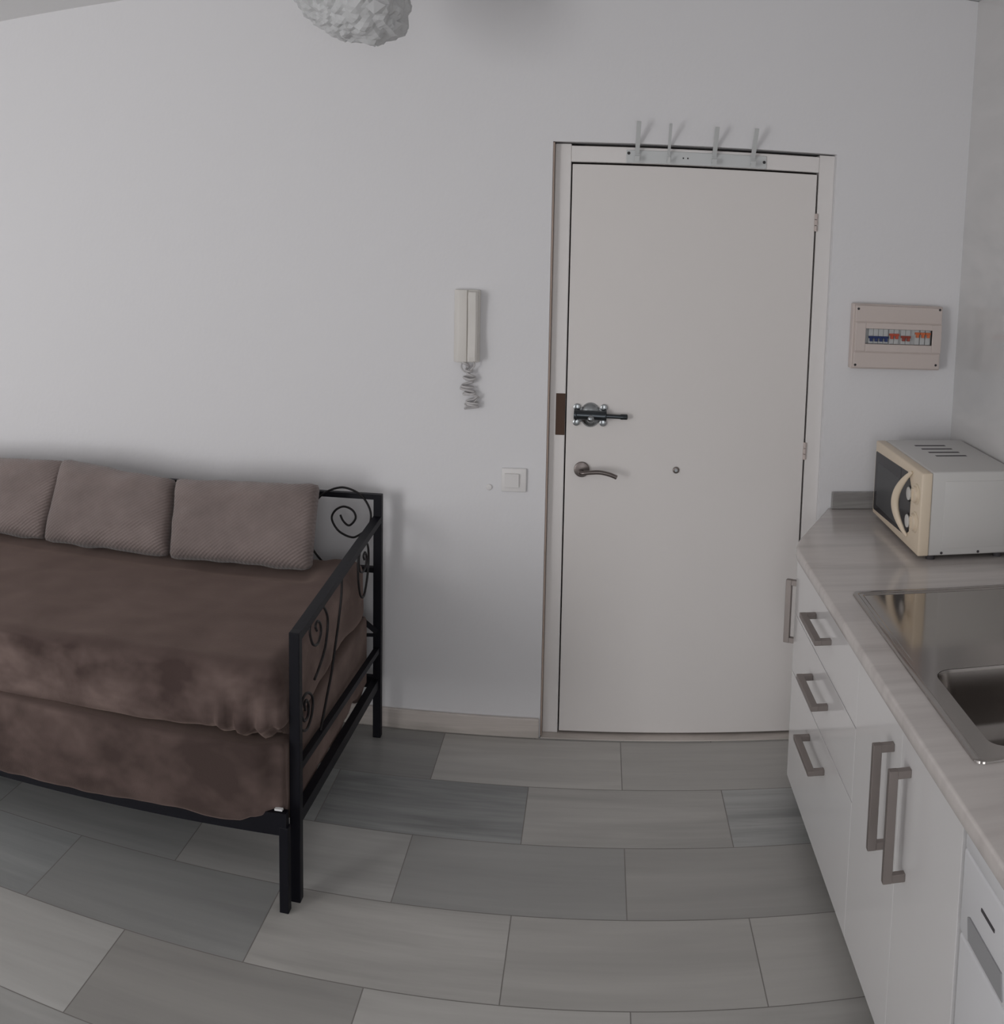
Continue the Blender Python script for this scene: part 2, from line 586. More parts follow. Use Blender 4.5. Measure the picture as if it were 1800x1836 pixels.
# balcony window behind the camera (outside the frame), plus an added fill-light opening
fy0, fy1 = YB - 0.075, YB - 0.03
for i, (WX0, WX1) in enumerate(WIN_AND_FILL):
    win = thing('window_%d' % (i + 1), None, None, ((WX0 + WX1) / 2, YB - 0.05, WZ0))  # the second one is made up to carry the fill light
    win['kind'] = 'structure'
    bm = NB()
    for x0_, x1_ in ((WX0, WX0 + 0.05), (WX1 - 0.05, WX1), ((WX0 + WX1) / 2 - 0.035, (WX0 + WX1) / 2 + 0.035)):
        box(bm, (x0_, fy0, WZ0), (x1_, fy1, WZ1), 0.004)
    for z0_, z1_ in ((WZ0, WZ0 + 0.05), (WZ1 - 0.05, WZ1)):
        box(bm, (WX0 + 0.05, fy0, z0_), (WX1 - 0.05, fy1, z1_), 0.004)
    obj('window_frame', bm, M_jamb, win)

# skirting
bm = NB()
box(bm, (XL + 0.002, D - 0.014, 0), (OX0 - 0.004, D - 0.0005, 0.070), 0.0025)
struct('baseboard_back', bm, M_skirting)
bm = NB()
box(bm, (OX0 + 0.002, D - 0.012, 0.0005), (OX1 - 0.002, D + 0.05, 0.0045), 0.0015)
struct('trim_1', bm, M_skirting)

# ------------------------------------------------------------------ entrance door
door = thing('door_1', None, None, ((OX0 + OX1) / 2, D + 0.03, 0.005))
door['kind'] = 'structure'
door['label'] = 'white flush entrance door in the far wall, with bolt lock and lever handle'
FY = D + 0.028      # front of the door frame, set back behind the plaster
LX0, LX1, LZ = -0.1035, 0.7175, 1.990
bm = NB()
box(bm, (OX0 + 0.006, FY, 0.005), (LX0 - 0.0045, D + 0.11, OZ - 0.004), 0.003)
box(bm, (LX1 + 0.006, FY, 0.005), (OX1 - 0.0003, D + 0.11, OZ - 0.004), 0.001)
box(bm, (LX0 - 0.0045, FY, LZ + 0.007), (LX1 + 0.006, D + 0.11, OZ - 0.010), 0.003)
obj('door_frame', bm, M_jamb, door)
bm = NB()
box(bm, (OX0 + 0.001, D - 0.001, 0.006), (OX0 + 0.0055, D + 0.10, OZ - 0.003))
tag(obj('frame_edge', bm, M_brown_edge, door), 'worn brown wooden edge of the door frame')
bm = NB()
box(bm, (OX0 + 0.001, D + 0.1105, 0.006), (OX1 - 0.001, D + 0.12, OZ - 0.0005))  # dark backing added behind the door to block sky light at the gaps
box(bm, (LX0 - 0.004, D + 0.075, 0.006), (LX1 + 0.0055, D + 0.11, LZ + 0.0065))
obj('rebate_and_light_block', bm, M_gap, door)
bm = NB()
box(bm, (LX0, FY + 0.001, 0.012), (LX1, D + 0.06, LZ), 0.002)
leaf = obj('door_leaf', bm, M_leaf, door)
bm = NB()
box(bm, (-0.1405, FY - 0.0015, 1.074), (-0.1085, FY + 0.004, 1.2185), 0.002)
tag(obj('strike_recess', bm, M_brown_dark, door), 'dark brown strike recess cut in the left jamb')

for z in (1.828, 1.035):
    bm = NB()
    for k in range(3):
        disc(bm, (LX1 + 0.0035, FY - 0.002, z - 0.029 + k * 0.0205), (0, 0, 1), 0.0062, 0.019, 14, 0.002)
    tag(obj('hinge', bm, M_hinge, door, smooth=40), 'painted hinge')

# lever handle
bm = NB()
disc(bm, (-0.047, FY + 0.001, 0.957), (0, -1, 0), 0.0265, 0.010, 32, 0.003)
rose = tag(obj('handle_rose', bm, M_steel_brushed, door, smooth=40), 'round brushed steel handle rose')
bm = NB()
tube(bm, [(-0.050, FY - 0.008, 0.952), (-0.050, FY - 0.035, 0.952), (-0.044, FY - 0.048, 0.953), (-0.02, FY - 0.052, 0.9575), (0.015, FY - 0.053, 0.9595),
          (0.048, FY - 0.052, 0.953), (0.072, FY - 0.050, 0.943)], 0.0088, 12, ry=0.0075)
tag(obj('lever', bm, M_steel_brushed, door, smooth=60), 'curved brushed steel lever')

# door viewer
bm = NB()
disc(bm, (0.276, FY + 0.001, 0.962), (0, -1, 0), 0.0115, 0.006, 24, 0.003)
pv = obj('door_viewer', bm, M_steel_brushed, door, smooth=40)
bm = NB()
disc(bm, (0.276, FY - 0.0045, 0.962), (0, -1, 0), 0.0052, 0.0015, 16)
obj('lens', bm, M_chrome, pv)

# security bolt: oval body with four screw lobes and a sliding rod
bm = NB()
dome(bm, (-0.022, FY + 0.001, 1.147), (0, -1, 0), 0.036, 0.043, 0.020)
for x, z in ((-0.068, 1.173), (-0.0695, 1.121), (0.0235, 1.173), (0.0215, 1.121)):
    disc(bm, (x, FY + 0.001, z), (0, -1, 0), 0.0125, 0.009, 20, 0.003)
box(bm, (-0.070, FY - 0.006, 1.123), (0.024, FY + 0.001, 1.171), 0.003)
bolt = tag(obj('security_bolt', bm, M_chrome, door, smooth=40), 'chrome sliding security bolt')
bm = NB()
tube(bm, [(-0.078, FY - 0.018, 1.150), (0.030, FY - 0.018, 1.147)], 0.0165, 16, smooth=False)
for x in (-0.074, 0.0265):
    disc(bm, (x, FY - 0.018, 1.1485), (1, 0, 0), 0.0195, 0.006, 20, 0.002)
obj('barrel', bm, M_chrome_dark, bolt, smooth=40)
bm = NB()
tube(bm, [(0.025, FY - 0.018, 1.147), (0.082, FY - 0.018, 1.1455)], 0.0075, 12, smooth=False)
disc(bm, (0.080, FY - 0.018, 1.1455), (1, 0, 0), 0.0095, 0.024, 16, 0.003)
obj('rod', bm, M_chrome_dark, bolt, smooth=40)
bm = NB()
dome(bm, (-0.020, FY - 0.030, 1.138), (0, -1, 0), 0.014, 0.014, 0.012, 18)
obj('turn_knob', bm, M_chrome, bolt, smooth=40)

# ------------------------------------------------------------------ coat hook rail on the door head
rack = thing('coat_hook_rail', 'pale grey metal rail with four coat hooks screwed above the entrance door', 'coat rack', (0.306, FY, 2.018))
bm = NB()
box(bm, (0.073, FY - 0.0045, 1.9985), (0.541, FY + 0.001, 2.0405), 0.0015)
obj('rail', bm, M_hook, rack)
for x, top, tx, w in ((0.1085, 2.131, 0.111, 0.0145), (0.213, 2.128, 0.2155, 0.0095), (0.364, 2.124, 0.369, 0.0145), (0.493, 2.126, 0.5005, 0.0145)):
    bm = NB()
    bar(bm, (x, FY - 0.0045, 2.030), (x, FY - 0.016, 2.036), w, 0.005)
    bar(bm, (x, FY - 0.012, 2.030), (tx * 0.982, D - 0.062, 1.74 + (top - 1.74) * 0.982), w, 0.0045, up=(0, -1, 0.3))
    bar(bm, (x, FY - 0.003, 2.012), (x - 0.001, FY - 0.030, 2.004), w * 1.1, 0.006)
    bar(bm, (x - 0.001, FY - 0.028, 2.002), (x - 0.001, FY - 0.036, 2.020), w * 1.1, 0.005, up=(0, -1, 0))
    bar(bm, (x, FY - 0.006, 2.008), (x, FY - 0.006, 2.036), w * 1.2, 0.005, up=(0, -1, 0))
    obj('hook', bm, M_hook, rack)
for x, z, r_ in ((0.081, 2.030, 0.0052), (0.533, 2.020, 0.0052)):
    bm = NB()
    disc(bm, (x, FY - 0.0040, z), (0, -1, 0), r_, 0.0025, 14, 0.001)
    tag(obj('screw', bm, M_black, rack), 'black screw head')
bm = NB()
for x in (0.262, 0.277):
    disc(bm, (x, FY - 0.0040, 2.020), (0, -1, 0), 0.0028, 0.0008, 10)
tag(obj('screw_hole', bm, M_black, rack), 'two small empty screw holes')

# ------------------------------------------------------------------ intercom, switch, cable cover
ic = thing('intercom', 'off white wall intercom handset with a bunched coiled cord', 'intercom', (-0.44, D, 1.44))
bm = NB()
prism(bm, [(-0.486, D - 0.0005), (-0.486, D - 0.018), (-0.472, D - 0.030), (-0.441, D - 0.030), (-0.441, D - 0.022), (-0.406, D - 0.022), (-0.399, D - 0.016), (-0.399, D - 0.0005)][::-1], 1.322, 1.566, 0.003)
obj('base', bm, M_cream_plastic, ic, smooth=30)
bm = NB()
prof = [(1.328, 0.050), (1.345, 0.056), (1.375, 0.052), (1.42, 0.047), (1.47, 0.047), (1.515, 0.052), (1.545, 0.056), (1.560, 0.050)]
hx0, hx1 = -0.436, -0.404
ring = []
for z, dpt in prof:
    ring.append([bm.verts.new(p) for p in ((hx0, D - 0.0235, z), (hx0, D - dpt + 0.006, z), (hx0 + 0.006, D - dpt, z), (hx1 - 0.006, D - dpt, z), (hx1, D - dpt + 0.006, z), (hx1, D - 0.0235, z))])
for a, b in zip(ring, ring[1:]):
    for i in range(6):
        j = (i + 1) % 6
        bm.faces.new((a[i], a[j], b[j], b[i]))
bm.faces.new(ring[0][::-1])
bm.faces.new(ring[-1])
obj('handset', bm, M_cream_plastic, ic, smooth=35)
bm = NB()
loops = []
for i in range(150):       # coiled cord, folded back on itself into a bunch
    t = i / 149
    zc = 1.318 - 0.150 * t + 0.006 * math.sin(t * 19)
    xc = -0.455 + 0.026 * min(1, t * 3) + 0.010 * math.sin(t * 9.0)
    rr = 0.007 + 0.013 * min(1.0, max(0, (t - 0.12) * 3)) * (0.85 + 0.3 * math.sin(t * 14) ** 2)
    loops.append((xc + rr * math.cos(t * 72), D - 0.021 + 0.011 * math.sin(t * 72), zc + 0.006 * math.sin(t * 36)))
tube(bm, loops, 0.0042, 6, k=2)
tube(bm, [(-0.420, D - 0.03, 1.330), (-0.414, D - 0.032, 1.312), (-0.424, D - 0.028, 1.300), (-0.430, D - 0.025, 1.285)], 0.0028, 6)
tube(bm, [(-0.457, D - 0.020, 1.325), (-0.459, D - 0.024, 1.305), (-0.450, D - 0.026, 1.292), (-0.438, D - 0.025, 1.288)], 0.0028, 6)
tube(bm, [(-0.440, D - 0.024, 1.192), (-0.415, D - 0.030, 1.198), (-0.402, D - 0.026, 1.208), (-0.412, D - 0.020, 1.188), (-0.436, D - 0.018, 1.172), (-0.447, D - 0.020, 1.180)], 0.0030, 6)
tag(obj('cord', bm, M_cord, ic, smooth='all'), 'grey white coiled cord bunched under the handset')

sw = thing('light_switch', 'square white light switch on the wall left of the door', 'light switch', (-0.276, D, 0.919))
bm = NB()
box(bm, (-0.3185, D - 0.010, 0.8785), (-0.2330, D - 0.0005, 0.9600), 0.0035, 3)
obj('plate', bm, M_white_plastic, sw, smooth=40)
bm = NB()
bar(bm, (-0.2825, D - 0.0125, 0.8960), (-0.2825, D - 0.0155, 0.9425), 0.048, 0.007, up=(0, -1, 0))
obj('rocker', bm, M_white_plastic, sw)

bm = NB()
disc(bm, (-0.3610, D - 0.0005, 0.8905), (0, -1, 0), 0.0105, 0.006, 24, 0.003)
o = obj('cable_cover', bm, M_white_plastic, smooth=40)
recentre(o, (-0.361, D, 0.8905))
tag(o, 'tiny round white cover on the wall left of the light switch', 'wall cover')

# ------------------------------------------------------------------ breaker box
br = thing('breaker_box', 'beige electrical breaker box with blue and orange toggles on the wall right of the door', 'electrical box', (1.016, D, 1.45))
BX0, BX1, BZ0, BZ1, BY = 0.856, 1.170, 1.342, 1.558, D - 0.052
bm = NB()
# housing: back box, tapered sides, lids above and below a proud middle band with a window opening
box(bm, (BX0 - 0.004, BY + 0.016, BZ0 - 0.004), (BX1 + 0.004, D - 0.0005, BZ1 + 0.004), 0.004)
box(bm, (BX0 + 0.003, BY + 0.002, 1.396), (0.8955, BY + 0.017, 1.502))
box(bm, (1.1345, BY + 0.002, 1.396), (BX1 - 0.003, BY + 0.017, 1.502))
box(bm, (0.8955, BY + 0.002, 1.396), (1.1345, BY + 0.017, 1.4255))
box(bm, (0.8955, BY + 0.002, 1.4795), (1.1345, BY + 0.017, 1.502))
box(bm, (BX0 + 0.002, BY, 1.501), (BX1 - 0.002, BY + 0.018, BZ1 - 0.001), 0.003)
box(bm, (BX0 + 0.002, BY, BZ0 + 0.001), (BX1 - 0.002, BY + 0.018, 1.3975), 0.003)
box(bm, (BX0 + 0.004, BY - 0.004, 1.4005), (0.8955, BY + 0.018, 1.4985), 0.002)
box(bm, (1.1345, BY - 0.004, 1.4005), (BX1 - 0.002, BY + 0.018, 1.4985), 0.002)
box(bm, (0.8955, BY - 0.004, 1.4005), (1.1345, BY + 0.018, 1.4260), 0.001)
box(bm, (0.8955, BY - 0.004, 1.4790), (1.1345, BY + 0.018, 1.4985), 0.001)
obj('housing', bm, M_beige, br)
bm = NB()
box(bm, (0.8955, BY + 0.013, 1.4265), (1.1345, BY + 0.0155, 1.4785))
obj('backing', bm, M_breaker, br)
for x, z in ((BX0 + 0.011, BZ1 - 0.013), (BX1 - 0.012, BZ1 - 0.006), (BX0 + 0.009, BZ0 + 0.011), (BX1 - 0.016, BZ0 + 0.016)):
    bm = NB()
    disc(bm, (x, BY + 0.0005, z), (0, -1, 0), 0.0043, 0.002, 14, 0.001)
    tag(obj('screw', bm, M_black, br), 'dark cover screw')
for x, z, m_ in ([(0.9165 + 0.0175 * i, 1.4435, M_blue) for i in range(4)] + [(0.9895 + 0.0175 * i, 1.4540, M_red) for i in range(2)]
                 + [(1.0315 + 0.0175 * i, 1.4475, M_redbrown) for i in range(2)] + [(1.0815 + 0.0195 * i, 1.4610, M_orange) for i in range(3)]):
    bm = NB()
    box(bm, (x - 0.0082, BY + 0.006, 1.4275), (x + 0.0082, BY + 0.0135, 1.4780), 0.0008)
    k = obj('circuit_breaker', bm, M_breaker, br)
    bm = NB()
    box(bm, (x - 0.0088, BY - 0.001, z + 0.002), (x + 0.0088, BY + 0.0065, z + 0.0095), 0.0008)
    box(bm, (x - 0.0045, BY - 0.004, z - 0.0085), (x + 0.0050, BY + 0.0065, z + 0.004), 0.001)
    obj('toggle', bm, m_, k)

# ------------------------------------------------------------------ pendant lamp under the ceiling
lamp = thing('pendant_lamp', 'white crumpled pendant lampshade hanging from the ceiling', 'lamp', (-0.71, 2.85, ZC))
LC = Vector((-0.715, 2.85, 2.425))
sil = [(-0.875, 2.407), (-0.80, 2.330), (-0.740, 2.289), (-0.690, 2.281), (-0.641, 2.266), (-0.595, 2.283), (-0.554, 2.297), (-0.540, 2.350), (-0.538, 2.405), (-0.565, 2.48), (-0.66, 2.525), (-0.76, 2.525), (-0.85, 2.49), (-0.885, 2.44)]
ang = sorted((math.atan2(z - LC.z, x - LC.x), math.hypot(x - LC.x, z - LC.z)) for x, z in sil)
ang = [(ang[-1][0] - 2 * math.pi, ang[-1][1])] + ang + [(ang[0][0] + 2 * math.pi, ang[0][1])]


def sil_r(a):
    for (a0, r0), (a1, r1) in zip(ang, ang[1:]):
        if a0 <= a <= a1:
            return r0 + (r1 - r0) * (a - a0) / (a1 - a0)
    return 0.16


bm = NB()
bmesh.ops.create_icosphere(bm, subdivisions=5, radius=1)
for v in bm.verts:
    d = v.co.normalized()
    hz = math.hypot(d.x, d.z)
    r_ = sil_r(math.atan2(d.z, d.x)) if hz > 1e-4 else 0.16
    rad = r_ * hz ** 0.5 + 0.15 * (1 - hz ** 0.5) if hz < 1 else r_
    cell = noise.voronoi(d * 3.6 + Vector((3, 1, 7)))
    crease = min(0.5, cell[0][1] - cell[0][0])
    rad *= 0.945 + 0.12 * crease + 0.06 * noise.noise(d * 6) + 0.022 * noise.noise(d * 15)
    v.co = LC + d * rad
for i in range(60):     # loose folded flaps of the sheet
    d = Vector((random.gauss(0, 1), random.gauss(0, 1), random.gauss(-0.3, 1))).normalized()
    if d.y > 0.3 or d.x < -0.25 or d.z < -0.75 or i % 4:
        continue
    hz = math.hypot(d.x, d.z)
    r_ = (sil_r(math.atan2(d.z, d.x)) * hz ** 0.5 + 0.15 * (1 - hz ** 0.5)) * 0.965
    p = LC + d * r_ * 0.99
    t1 = d.orthogonal().normalized()
    t1.rotate(Matrix.Rotation(random.uniform(0, 6.28), 3, d))
    t2 = d.cross(t1)
    s_ = random.uniform(0.020, 0.048)
    vv = [bm.verts.new(p + t1 * s_ * a + t2 * s_ * b * 0.7 + d * h) for a, b, h in ((-1, -0.6, -0.004), (0, -1, 0.009), (1, -0.4, 0.002), (0.7, 0.9, 0.012), (-0.6, 0.8, 0.003))]
    bm.faces.new(vv)
obj('shade', bm, M_lamp, lamp)
bm = NB()
disc(bm, (-0.71, 2.85, ZC - 0.0005), (0, 0, -1), 0.05, 0.022, 28, 0.006)
obj('ceiling_rose', bm, M_white_plastic, lamp, smooth=40)
bm = NB()
tube(bm, [(-0.71, 2.85, ZC - 0.02), (-0.71, 2.85, 2.50)], 0.0045, 8, smooth=False)
obj('flex', bm, M_white_plastic, lamp)

# ------------------------------------------------------------------ daybed
bed = thing('daybed', 'black metal daybed frame with scrolled end along the white wall', 'bed', (-1.72, 2.85, 0))
PX = -0.742       # plane of the near end
LXE = -2.70       # far (left) end
T = 0.028


def post(x, y, z0, z1, w=T):
    bm = NB()
    box(bm, (x - w / 2, y - w / 2, z0), (x + w / 2, y + w / 2, z1), 0.002)
    return bm


obj('post', post(PX, 2.399, 0.0, 0.7365), M_metal_black, bed)
obj('post', post(PX + 0.013, 3.318, 0.0, 0.8675), M_metal_black, bed)
obj('post', post(LXE, 2.399, 0.0, 0.7365), M_metal_black, bed)
obj('post', post(LXE, 3.318, 0.0, 0.8675), M_metal_black, bed)
for x0_, xb in ((PX, PX + 0.013), (LXE, LXE)):
    bm = NB()
    bar(bm, (x0_, 2.405, 0.7235), (xb, 3.318, 0.783), 0.028, 0.022)
    obj('top_rail', bm, M_metal_black, bed)
    bm = NB()
    bar(bm, (x0_, 2.405, 0.362), (xb, 3.318, 0.318), 0.018, 0.020)
    obj('middle_rail', bm, M_metal_black, bed)
    bm = NB()
    bar(bm, (x0_ - 0.002, 2.385, 0.228), (xb - 0.006, 3.318, 0.196), 0.024, 0.034)
    obj('bottom_rail', bm, M_metal_black, bed)
bm = NB()
bar(bm, (PX + 0.02, 3.318, 0.859), (LXE, 3.318, 0.859), 0.022, 0.018)
obj('back_rail', bm, M_metal_black, bed)
bm = NB()
bar(bm, (PX + 0.013, 3.318, 0.602), (LXE, 3.318, 0.602), 0.022, 0.018)
obj('back_rail', bm, M_metal_black, bed)
bm = NB()
bar(bm, (PX + 0.013, 3.318, 0.20), (LXE, 3.318, 0.20), 0.022, 0.04)
obj('back_rail', bm, M_metal_black, bed)
bm = NB()
bar(bm, (-0.750, 2.347, 0.243), (-1.64, 2.347, 0.216), 0.024, 0.060)
bar(bm, (-1.64, 2.347, 0.216), (LXE, 2.347, 0.200), 0.024, 0.060)
obj('front_rail', bm, M_metal_black, bed)
for x in (-0.757, LXE + 0.015):
    bm = NB()
    box(bm, (x - 0.0125, 2.3345, 0.0), (x + 0.0125, 2.3595, 0.235), 0.002)
    obj('leg', bm, M_metal_black, bed)
bm = NB()
bar(bm, (PX + 0.010, 3.306, 0.385), (PX - 0.045, 3.262, 0.452), 0.014, 0.018)
bar(bm, (PX + 0.006, 3.306, 0.372), (PX - 0.030, 3.270, 0.384), 0.010, 0.010)
obj('bracket', bm, M_metal_black, bed)
# slats under the mattresses
for i in range(9):
    x = -0.88 - i * 0.21
    bm = NB()
    box(bm, (x - 0.03, 2.395, 0.186), (x + 0.03, 3.300, 0.198))
    obj('slat', bm, M_metal_black, bed)

end_scrolls = [
    [(2.584, 0.667), (2.570, 0.685), (2.591, 0.692), (2.620, 0.672), (2.624, 0.643), (2.590, 0.627), (2.544, 0.645), (2.516, 0.690), (2.538, 0.722), (2.588, 0.728), (2.633, 0.721), (2.675, 0.691), (2.698, 0.652), (2.682, 0.601), (2.65, 0.572), (2.595, 0.548), (2.56, 0.538)],
    [(2.470, 0.492), (2.463, 0.512), (2.483, 0.514), (2.502, 0.488), (2.493, 0.463), (2.458, 0.468), (2.434, 0.505), (2.447, 0.53), (2.483, 0.533), (2.530, 0.507), (2.543, 0.476), (2.524, 0.445), (2.482, 0.432), (2.436, 0.452)],
    [(2.858, 0.745), (2.852, 0.675), (2.816, 0.600), (2.775, 0.537), (2.735, 0.478), (2.686, 0.430), (2.617, 0.362)],
    [(3.150, 0.690), (3.138, 0.706), (3.158, 0.712), (3.180, 0.692), (3.172, 0.662), (3.130, 0.655), (3.085, 0.675), (3.074, 0.715), (3.105, 0.742), (3.165, 0.745), (3.205, 0.715), (3.212, 0.665), (3.190, 0.61), (3.145, 0.570), (3.10, 0.585), (3.07, 0.640), (3.062, 0.70), (3.075, 0.756)],
]
for x in (PX + 0.004, LXE):
    for pts in end_scrolls:
        bm = NB()
        tube(bm, [(x, y, z) for y, z in pts], 0.0038, 7)
        obj('scroll', bm, M_scroll, bed, smooth='all')
bs = [(-0.905, 0.606), (-0.926, 0.622), (-0.961, 0.667), (-0.976, 0.731), (-0.965, 0.792), (-0.941, 0.838), (-0.906, 0.869), (-0.852, 0.887), (-0.801, 0.873), (-0.771, 0.846), (-0.752, 0.802), (-0.760, 0.755), (-0.794, 0.723), (-0.822, 0.714), (-0.865, 0.733), (-0.889, 0.772), (-0.878, 0.803), (-0.848, 0.820), (-0.816, 0.809), (-0.805, 0.782), (-0.827, 0.755), (-0.848, 0.768), (-0.859, 0.790)]
for sgn, xo in ((1, 0.0), (-1, -3.44)):
    bm = NB()
    tube(bm, [(x * sgn + xo, 3.306, z) for x, z in bs], 0.0038, 7)
    obj('scroll', bm, M_scroll, bed, smooth='all')


def block(x0, x1, y0, y1, z0, z1, r, step):
    """closed box surface meshed on a grid, its edges rounded by r"""
    bm = NB()
    n = [max(2, round((b - a) / step)) for a, b in ((x0, x1), (y0, y1), (z0, z1))]
    lo, hi = (x0, y0, z0), (x1, y1, z1)
    cache = {}

    def V(i, j, k):
        key = (i, j, k)
        if key not in cache:
            p = Vector([lo[a] + (hi[a] - lo[a]) * q / n[a] for a, q in enumerate(key)])
            c = Vector([min(max(p[a], lo[a] + r), hi[a] - r) for a in range(3)])
            d = p - c
            if d.length > 1e-9:
                m = max(abs(d.x), abs(d.y), abs(d.z))
                p = c + d.normalized() * m
            cache[key] = bm.verts.new(p)
        return cache[key]
    nx, ny, nz = n
    for i in range(nx):
        for j in range(ny):
            for k in (0, nz):
                bm.faces.new((V(i, j, k), V(i + 1, j, k), V(i + 1, j + 1, k), V(i, j + 1, k)))
        for k in range(nz):
            for j in (0, ny):
                bm.faces.new((V(i, j, k), V(i + 1, j, k), V(i + 1, j, k + 1), V(i, j, k + 1)))
    for j in range(ny):
        for k in range(nz):
            for i in (0, nx):
                bm.faces.new((V(i, j, k), V(i, j + 1, k), V(i, j + 1, k + 1), V(i, j, k + 1)))
    return bm


def smooth01(t):
    t = min(1, max(0, t))
    return t * t * (3 - 2 * t)


def interp(x, tab):
    if x <= tab[0][0]:
        return tab[0][1]
    for (a, va), (b, vb) in zip(tab, tab[1:]):
        if x <= b:
            return va + (vb - va) * smooth01((x - a) / (b - a))
    return tab[-1][1]


# upper mattress in its plush cover
bm = block(-2.680, -0.766, 2.345, 3.295, 0.452, 0.652, 0.045, 0.0125)
seam = [(-2.6, 0.415), (-1.62, 0.420), (-1.09, 0.452), (-0.86, 0.462), (-0.80, 0.478), (-0.77, 0.470)]
for v in bm.verts:
    x, y, z = v.co
    side = 1 - smooth01((z - 0.44) / 0.20)                # 1 at the hem, 0 on the top
    front = smooth01((2.42 - y) / 0.06)
    end = smooth01((x + 0.84) / 0.06)
    w = noise.noise((x * 4.2, y * 4.2, z * 3 + 5)) * 0.010 + noise.noise((x * 11, y * 11, z * 7)) * 0.005
    v.co.y -= front * (w * 1.1 + 0.008 * side)
    v.co.x += end * (w * 0.9 + 0.005 * side)
    # gathers by the near corner
    g = smooth01((x + 1.00) / 0.08) * (1 - smooth01((x + 0.80) / 0.03)) * front * smooth01((0.60 - z) / 0.12)
    v.co.y -= g * (0.013 * math.sin(x * 118 + z * 9 + 2.5 * noise.noise((x * 9, z * 6, 2))) + 0.004)
    rim = max(smooth01((2.385 - y) / 0.02), smooth01((x + 0.80) / 0.02))
    if z < 0.52 and rim > 0:
        hem = interp(x, seam) if y < 2.42 else 0.43 + 0.02 * math.sin(y * 7)
        hem = 0.452 + (hem - 0.452) * rim
        t = (0.52 - z) / (0.52 - 0.452)
        v.co.z = 0.52 + (hem - 0.52) * min(1, t) + 0.006 * noise.noise((x * 14, y * 14, 1.5)) * t + g * 0.006 * math.sin(x * 118)
    topw = smooth01((z - 0.62) / 0.03)
    v.co.z -= 0.010 * topw * smooth01((y - 2.97) / 0.07) * smooth01((-0.86 - x) / 0.05)
    v.co.z += topw * (0.006 * noise.noise((x * 3, y * 3, 9)) + 0.0025 * noise.noise((x * 12, y * 12, 4)))
    # the front edge sags a little in the middle
    v.co.z -= topw * 0.018 * smooth01((2.55 - y) / 0.15) * smooth01((-1.2 - x) / 0.5)
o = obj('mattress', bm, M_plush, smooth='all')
recentre(o, (-1.72, 2.82, 0.43))
tag(o, 'upper mattress in a brown plush cover with three cushions on it', 'mattress')

# lower mattress in its cover, the hem hanging over the bed rail
bm = block(-2.675, -0.759, 2.320, 3.292, 0.205, 0.448, 0.016, 0.014)
hemf = [(-2.6, 0.192), (-1.64, 0.203), (-1.35, 0.217), (-1.03, 0.234), (-0.93, 0.230), (-0.875, 0.238), (-0.83, 0.256), (-0.78, 0.272)]
for v in bm.verts:
    x, y, z = v.co
    front = smooth01((2.38 - y) / 0.05)
    end = smooth01((x + 0.82) / 0.05)
    low = 1 - smooth01((z - 0.22) / 0.15)
    w = noise.noise((x * 4.5 + 9, y * 4.5, z * 4)) * 0.009 + noise.noise((x * 12, y * 12, z * 9 + 3)) * 0.004
    v.co.y -= front * (w * 0.7 - 0.030 * smooth01((x + 0.83) / 0.05))
    v.co.x += end * (min(0, w) * 0.8)
    if z < 0.34:
        t = (0.34 - z) / (0.34 - 0.205)
        hem = interp(x, hemf) if y < 2.336 else 0.205
        if x > -0.80 and y >= 2.336:
            hem = 0.200 + 0.014 * math.sin(y * 19) + 0.010 * math.sin(y * 43)
        v.co.z = 0.34 + (hem - 0.34) * min(1, t) + 0.004 * noise.noise((x * 18, y * 18, 7)) * t
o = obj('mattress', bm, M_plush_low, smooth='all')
recentre(o, (-1.72, 2.82, 0.21))
tag(o, 'lower mattress in a brown plush cover, its hem hanging over the bed rail', 'mattress')
bm = NB()
bar(bm, (-0.783, 2.347, 0.2765), (-0.762, 2.345, 0.2785), 0.010, 0.005)
lt = obj('care_tag', bm, M_label, o)
lt.matrix_parent_inverse = Matrix.Translation(o.location).inverted()
lt['label'] = 'small white cloth tag'


